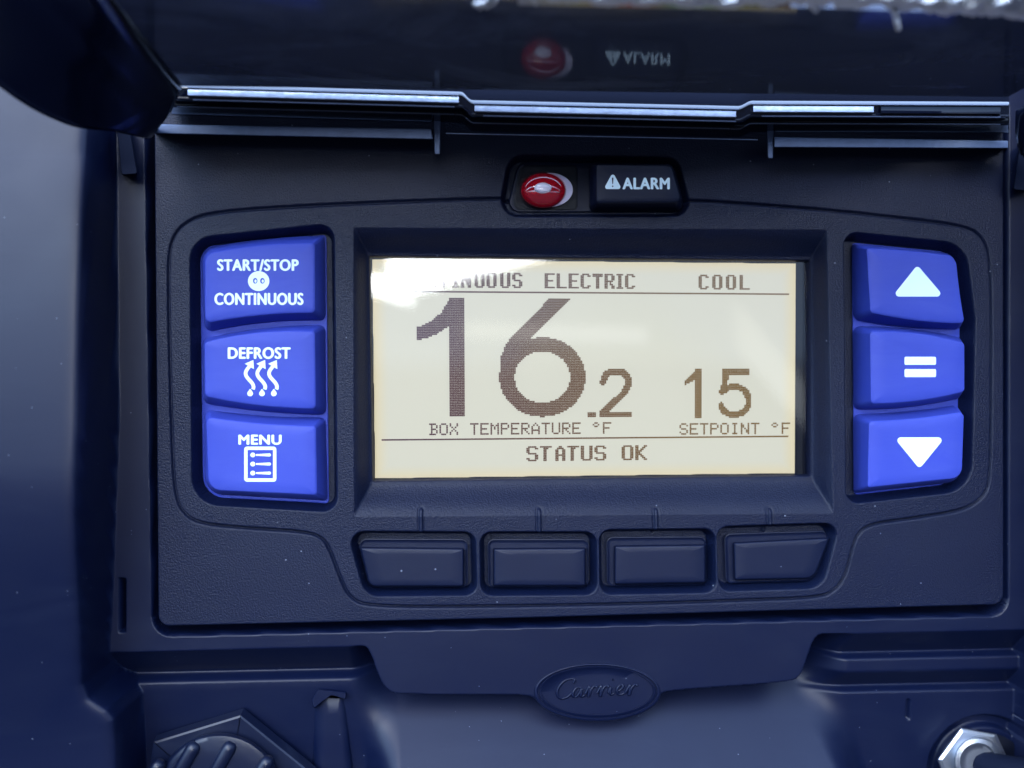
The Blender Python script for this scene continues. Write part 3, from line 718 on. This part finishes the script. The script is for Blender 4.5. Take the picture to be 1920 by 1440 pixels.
# lamp
lamp = loft('alarm_lamp', [(ell(1019, 357, 43.0 * c, 33.0 * c, 64), z) for c, z in ((1.0, -14), (1.0, -6), (0.985, -1), (0.93, 5), (0.85, 10), (0.72, 15), (0.55, 19.5), (0.36, 22.5), (0.18, 24))], m_red, panel, dome=0.5, ang=80)
lamp['label'] = 'red domed alarm lamp with pale tip'
loft('lamp_reflection', [(ell(1030, 356, 44, 32, 64), -14.5), (ell(1030, 356, 44, 32, 64), -8), (ell(1030, 356, 42.5, 30.5, 64), -7)], m_reflection, lamp)  # pale disc stands in for the white reflection beside the lens
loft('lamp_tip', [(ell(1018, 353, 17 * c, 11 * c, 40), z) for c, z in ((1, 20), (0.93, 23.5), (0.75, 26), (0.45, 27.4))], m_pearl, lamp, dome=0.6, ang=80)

# ================================================================== COVER (flipped up, seen from below)
cover = thing('flip_up_cover', 'glossy smoked cover flipped open above the control panel, mirroring the alarm button', 'cover', (0, 0, 0))
def LW(px, py, off=0.0): u, v, d = LP(px, py, off); return W(u, v, d)
cl0, cl1 = LP(338, 161), LP(215, 0); cr0 = LP(1889, 182); cr1 = LP(1925, 140)
def ext(a, b, dd): t = (dd - a[2]) / (b[2] - a[2]); return tuple(a[i] + (b[i] - a[i]) * t for i in range(3))
DM = 500.0
lf = [ext(cl0, cl1, q) for q in np.linspace(cl0[2], DM, 12)]
slp = (lf[-1][0] - lf[0][0]) / (lf[-1][2] - lf[0][2])
rt = [(cr0[0] - slp * (q - cr0[2]), LIDV, q) for q in np.linspace(cr0[2], DM, 12)]
vs, fs = [], []
NX = 30
for off, r_k in ((0, 0), (-14, 1)):
    for a, b_ in zip(lf, rt):
        for i in range(NX + 1): t = i / NX; vs.append(W(a[0] + (b_[0] - a[0]) * t, LIDV + off, a[2] + (b_[2] - a[2]) * t))
nrow = 12; ncol = NX + 1; A = nrow * ncol
for j in range(nrow - 1):
    for i in range(NX):
        p = j * ncol + i; fs.append((p, p + 1, p + ncol + 1, p + ncol)); fs.append((A + p, A + p + ncol, A + p + ncol + 1, A + p + 1))
for j in range(nrow - 1):
    for c in (0, NX):
        p = j * ncol + c; fs.append((p, p + ncol, A + p + ncol, A + p))
for i in range(NX):
    for r0 in (0, nrow - 1):
        p = r0 * ncol + i; fs.append((p, p + 1, A + p + 1, A + p))
mesh('cover_panel', vs, fs, m_lid, cover, False)
# rim, swept along x with the two small steps
def yb(x):
    A_ = 167 + (x - 350) * (14.0 / 512); B_ = 197 + (x - 888) * (11 / 495.); C_ = 198 + (x - 1410) * (2 / 480.)
    t1 = sstep((x - 863) / 25.); t2 = sstep((x - 1383) / 27.)
    return (A_ * (1 - t1) + B_ * t1) * (1 - t2) + C_ * t2
xs = np.concatenate([np.arange(322, 860, 10), np.arange(860, 892, 2.5), np.arange(892, 1380, 14), np.arange(1380, 1414, 2.5), np.arange(1414, 1892, 14), [1892]])
def sweep(name, prof_, m, x0, x1, parent, ang=50):
    xx = xs[(xs >= x0) & (xs <= x1)]; vs, fs = [], []; k = len(prof_)
    for x in xx:
        for dy, d in prof_: vs.append(P(x, yb(x) + dy, d))
    for i in range(len(xx) - 1):
        for j in range(k - 1): a = i * k + j; fs.append((a, a + 1, a + k + 1, a + k))
    fs.append(tuple(range(k))); fs.append(tuple((len(xx) - 1) * k + j for j in range(k)))
    o = mesh(name, vs, fs, m, parent, True); sharp(o, ang)
    import bmesh
    bm = bmesh.new(); bm.from_mesh(o.data); bmesh.ops.recalc_face_normals(bm, faces=bm.faces); bm.to_mesh(o.data); bm.free(); return o
# glossy body: curls from the cover down and back to the hinge
RD = -78
def rd(p): return [(a, b_ + RD) for a, b_ in p]
sweep('hinge_rail', rd([(-9, 188), (-5, 195), (-3.5, 196), (-2.2, 196), (-1, 192), (15, 186), (17, 188), (20, 187), (24, 178), (28, 170), (31, 168), (33, 171), (35, 170), (40, 150), (47, 130), (50, 100), (30, 90), (0, 90)]), m_gloss, 322, 1892, cover)
sweep('rail_backing', rd([(-40, 170), (-36, 172), (-6, 172), (-2, 170)]), m_dull, 322, 1892, cover)
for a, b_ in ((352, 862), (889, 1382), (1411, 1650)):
    sweep('clear_rim', rd([(0, 192), (0.8, 194.5), (6, 195), (11, 193.5), (12.5, 190), (12, 186)]), m_sheen, a, b_, cover)
sweep('clear_rim', rd([(0, 192), (0.8, 194), (7, 194), (13, 193), (14.5, 190), (14, 186)]), m_gloss, 1652, 1880, cover)['label'] = 'right end of the clear rim, coloured dark where its reflection fades'  # dark material stands in for the fading sky reflection
for a, b_ in ((346, 862), (886, 1386), (1408, 1890)):
    sweep('edge_line', rd([(-4.4, 195), (-3.4, 197.4), (-2.2, 197.2), (-1.6, 195)]), m_line, a, b_, cover)
    sweep('edge_line', rd([(18.6, 187.5), (19.4, 189), (20.4, 188.8), (21, 187)]), m_line, a + 8, b_ - 6, cover)
    sweep('edge_line', rd([(32.2, 171), (33, 172.6), (33.8, 172.4), (34.4, 170)]), m_line, a - 14, b_ - 8, cover)
def pbox(name, quad, d0, d1, m, parent, r=2):
    o_ = outline([(*p, r) for p in quad], 4, 4); return loft(name, [(o_, d0), (o_, d1 - 1.5), (inset(o_, 1.2), d1)], m, parent)
# hinge arms
for quad, cap_ in (([(813, 214), (826, 214), (825, 289), (815, 289)], [(807, 208), (835, 209), (833, 216), (808, 216)]),
                   ([(1438, 230), (1451, 231), (1449, 297), (1440, 297)], [(1432, 225), (1459, 226), (1457, 231), (1434, 231)])):
    h_ = pbox('hinge_arm', quad, 20, 52, m_ledge, cover); pbox('hinge_clip', cap_, 40, 60, m_sheen, h_, 1.5)
# side flanges: glossy skirts from the cover edge down over the frame
def flange(name, inner, outer, dev, m, parent):
    vs, fs = [], []; nn_ = len(inner); k = 14
    for a, b_ in zip(inner, outer):
        a, b_ = np.array(a), np.array(b_)
        for j in range(k):
            t = j / (k - 1); p = a + (b_ - a) * t
            bul = math.sin(math.pi * min(1, t * 1.0)) * dev + 9 * math.exp(-((t - 0.10) / 0.035) ** 2) + 6 * math.exp(-((t - 0.26) / 0.05) ** 2)
            vs.append(W(p[0] - bul * 0.3 * (1 if a[0] > 0 else -1) * -1, p[1] + bul, p[2]))
    for i in range(nn_ - 1):
        for j in range(k - 1): q = i * k + j; fs.append((q, q + 1, q + k + 1, q + k))
    o = mesh(name, vs, fs, m, parent, True)
    md = o.modifiers.new('thickness', 'SOLIDIFY'); md.thickness = 8 * K; md.offset = 0
    return o
def pt(px, py, d): u, v = U(px, py, d); return (float(u), float(v), d)
oc = chaikin([(270, 256), (215, 244), (180, 240), (140, 236), (95, 218), (50, 195), (0, 160), (-70, 100), (-160, 20), (-250, -80)], 2, False)
od = np.interp(np.linspace(0, 1, len(oc)), [0, 0.15, .35, .6, 1], [90, 150, 185, 260, 430])
outer = [pt(x, y, d) for (x, y), d in zip(oc, od)]
il = [pt(288, 242, 60), pt(318, 205, 108)] + lf
tl = np.linspace(0, len(il) - 1, len(outer)); il2 = [tuple(np.array(il[int(t)]) * (1 - t % 1) + np.array(il[min(int(t) + 1, len(il) - 1)]) * (t % 1)) for t in tl]
flange('side_skirt', il2, outer, 6, m_flange, cover)
outr = [(62 + rt[0][0] + (lf[0][0] - o[0]), o[1], o[2]) for o in outer]
ir2 = [(62 + rt[0][0] + (lf[0][0] - o[0]), o[1], o[2]) for o in il2]
flange('side_skirt', ir2, outr, 6, m_flange, cover)
# multicoloured sticker on the inside of the cover
m_st = bpy.data.materials.new('rainbow_sticker'); nn, ll, b = nodes(m_st); geo = nn.new('ShaderNodeNewGeometry'); sx_ = nn.new('ShaderNodeSeparateXYZ'); ll.new(geo.outputs['Position'], sx_.inputs[0])
a_, _, _ = LW(975, 5); b__, _, _ = LW(1480, 14)
mr = nn.new('ShaderNodeMapRange'); mr.inputs['From Min'].default_value = a_; mr.inputs['From Max'].default_value = b__; ll.new(sx_.outputs[0], mr.inputs['Value'])
rp = nn.new('ShaderNodeValToRGB'); ll.new(mr.outputs[0], rp.inputs[0]); e_ = rp.color_ramp.elements
e_[0].position = 0; e_[0].color = (.45, .46, .5, 1); e_[1].position = 1; e_[1].color = (.30, .18, .12, 1)
for p_, c in ((.22, (.62, .52, .22, 1)), (.42, (.62, .12, .10, 1)), (.6, (.08, .42, .18, 1)), (.8, (.45, .42, .10, 1))): x = e_.new(p_); x.color = c
ll.new(rp.outputs[0], b.inputs['Base Color'])
q4 = [(972, -30), (972, 9), (1482, 19), (1482, -30)]
vs = [LW(x, y, 0.6) for x, y in q4] + [LW(x, y, 2.6) for x, y in q4]
mesh('sticker', vs, [(4, 5, 6, 7), (0, 1, 5, 4), (1, 2, 6, 5), (2, 3, 7, 6), (3, 0, 4, 7)], m_st, cover, False)

# frost along the cover, one lumpy crust
def crust():
    vs, fs = [], []; gx = np.arange(880, 2010, 3.0); gy = np.arange(-16, 62, 2.5)
    XX, YY = np.meshgrid(gx, gy)
    nz_ = np.zeros_like(XX)
    for f, a in ((0.012, 7), (0.03, 6), (0.08, 5), (0.19, 3.5), (0.41, 2)):
        for _ in range(3):
            th = rng.uniform(0, 6.28); ph = rng.uniform(0, 6.28); nz_ += a / 2 * np.sin(f * (XX * math.cos(th) + YY * 1.6 * math.sin(th)) + ph)
    edge_y = np.interp(XX, [880, 960, 1010, 1300, 1480, 1560, 1640, 1760, 1850, 1920, 2010], [-10, -10, 4, 7, 12, 17, 21, 29, 36, 42, 46])
    s = (edge_y + nz_ * 0.55 - YY)
    for pts, w in (([(893, 8), (905, 6), (918, -6)], 6), ([(912, 12), (928, 4), (930, -8)], 5), ([(1655, 0), (1668, 12), (1677, 24), (1682, 44), (1684, 52)], 7), ([(1690, 8), (1682, 18), (1676, 26)], 5), ([(1528, 0), (1530, 20)], 5), ([(1000, 0), (1004, 8)], 4), ([(900, 15), (912, 8)], 4)):
        s = np.maximum(s, (w - dline(XX, YY, pts)) * 1.3 + nz_ * 0.12)
    keep_ = s > -1
    idx = -np.ones(XX.shape, int)
    thick = np.clip(s, 0, 14) ** 0.6 * 5.0 * (1 + 0.25 * np.abs(nz_) / 4) + 2.2 * rng.random(XX.shape) * (s > 1)
    for j in range(XX.shape[0]):
        for i in range(XX.shape[1]):
            if keep_[j, i]: idx[j, i] = len(vs); vs.append(LW(XX[j, i], YY[j, i], float(thick[j, i]) + 0.5 if s[j, i] > 0 else -0.5))
    for j in range(XX.shape[0] - 1):
        for i in range(XX.shape[1] - 1):
            q = (idx[j, i], idx[j + 1, i], idx[j + 1, i + 1], idx[j, i + 1])
            if min(q) >= 0: fs.append(q)
    return mesh('frost', vs, fs, m_snow, None)
o = crust(); o['label'] = 'white frost crust clinging along the upper right of the open cover'; o['category'] = 'frost'; o['kind'] = 'stuff'
# housing ledges under the hinge, coloured pale as if lit, fingers at the ends
pbox('hinge_ledge', [(290, 233), (808, 242), (812, 261), (290, 250)], -10, 62, m_ledge, housing, 1.5)
pbox('hinge_ledge', [(1452, 257), (1890, 264), (1890, 278), (1452, 276)], -10, 62, m_ledge, housing, 1.5)
tubes('edge_highlight', [[(836, 250), (1421, 262)]], 3.4, 58, m_sheen, housing)  # pale strip stands in for the highlight along a glossy edge
pbox('stop_finger', [(218, 238), (243, 238), (258, 326), (228, 328)], -8, 40, m_dull, housing, 5)
pbox('stop_finger', [(1912, 272), (1940, 272), (1930, 358), (1900, 356)], -8, 40, m_dull, housing, 5)

# ================================================================== CABLE GLAND (lower left)
gland = thing('locking_knob', 'black ribbed round knob on a large hex nut in the lower left pocket', 'knob', (0, 0, 0))
hx = outline([(288, 1391, 2), (451, 1341, 2), (600, 1462, 2), (560, 1640, 2), (390, 1680, 2), (262, 1560, 2)])
hb = outline([(294, 1378, 2), (457, 1328, 2), (609, 1452, 2), (570, 1640, 2), (390, 1690, 2), (262, 1550, 2)])
gm = mat('nut_plastic', (0.0018, 0.0042, 0.017), 0.36, spec=0.36, dust=(90, 0.15, DC))
loft('hex_nut', [(hb, -52), (hb, -26), (hx, -6), (inset(hx, 4), -4)], gm, gland, ang=25)
kc = (412, 1492)
cap_ = loft('ribbed_cap', [(ell(*kc, 118, 118, 64), -6), (ell(*kc, 117, 117, 64), 14), (ell(*kc, 112, 112, 64), 20), (ell(*kc, 104, 104, 64), 22)], gm, gland, dome=4, ang=50)
def rod(name, a, b_, r, m, parent, n_=14):
    a, b_ = Vector(a), Vector(b_); ax_ = (b_ - a).normalized(); q = ax_.to_track_quat('Z', 'Y'); vs, fs = [], []; L_ = (b_ - a).length
    prof_ = [(0, -1), (.5, -.87), (.87, -.5), (1, 0)]; rings = [(r * c, r * s) for c, s in prof_[1:]] + [(r * c, L_ + -s * r) for c, s in reversed(prof_[1:])]
    for rr_, z in rings:
        for k in range(n_): t = 2 * math.pi * k / n_; vs.append(a + q @ Vector((rr_ * math.cos(t), rr_ * math.sin(t), z)))
    for j in range(len(rings) - 1):
        for k in range(n_): fs.append((j * n_ + k, j * n_ + (k + 1) % n_, (j + 1) * n_ + (k + 1) % n_, (j + 1) * n_ + k))
    fs.append(tuple(range(n_ - 1, -1, -1))); fs.append(tuple((len(rings) - 1) * n_ + k for k in range(n_)))
    return mesh(name, vs, fs, m, parent)
for a, b_ in (((362, 1403), (318, 1480)), ((430, 1402), (378, 1495)), ((500, 1430), (450, 1510)), ((296, 1436), (270, 1490))):
    rod('rib', P(*a, 22), P(*b_, 22), 13 * K, gm, cap_)
# round post beside the knob: part of the housing
po = [((590, 1330), 27), ((592, 1320), 27)]
post = outline([(585, 1318, 26), (600, 1300, 18), (648, 1297, 8), (652, 1330, 10), (664, 1460, 4), (672, 1600, 4), (592, 1600, 4), (586, 1440, 4)])
loft('clip_post', [(post, -66), (post, -50), (post.mean(0) + (post - post.mean(0)) * [0.86, 0.975], -40), (post.mean(0) + (post - post.mean(0)) * [0.55, 0.93], -35)], m_house, housing, ang=60)

pbox('clip_hook', [(597, 1292), (650, 1298), (648, 1312), (622, 1304), (604, 1316), (588, 1330), (584, 1312)], -60, -24, m_house, housing, 3)

# ================================================================== SWITCH (lower right)
sw_ = thing('toggle_switch', 'bright nickel hex nut with a black lever in the lower right corner', 'switch', (0, 0, 0))
c0_ = (1838, 1446)
nutp = outline([(1757, 1424, 2), (1801, 1364, 2), (1868, 1376, 2), (1890, 1424, 2), (1880, 1500, 2), (1790, 1510, 2)])
seat = loft('washer', [(ell(1850, 1450, 76, 76, 60), -58), (ell(1850, 1450, 76, 76, 60), -52), (ell(1850, 1450, 73, 73, 60), -50)], m_keyside, sw_)
loft('hex_nut', [(1823 + (nutp - 1823) * 1.0, -50), (nutp, -28), (nutp.mean(0) + (nutp - nutp.mean(0)) * 0.965, -24), (nutp.mean(0) + (nutp - nutp.mean(0)) * 0.87, -21)], m_metal, sw_, ang=25)
collar = loft('collar', [(ell(1836, 1428, 46, 46, 48), -20), (ell(1834, 1427, 44, 44, 48), -8), (ell(1834, 1427, 42, 42, 48), -2), (ell(1834, 1427, 34, 34, 48), 0), (ell(1834, 1427, 30, 30, 48), -8)], m_metal, sw_, ang=50)
rod('lever', P(1846, 1434, -8), P(1990, 1458, 70), 25 * K, m_dull, sw_, 24)
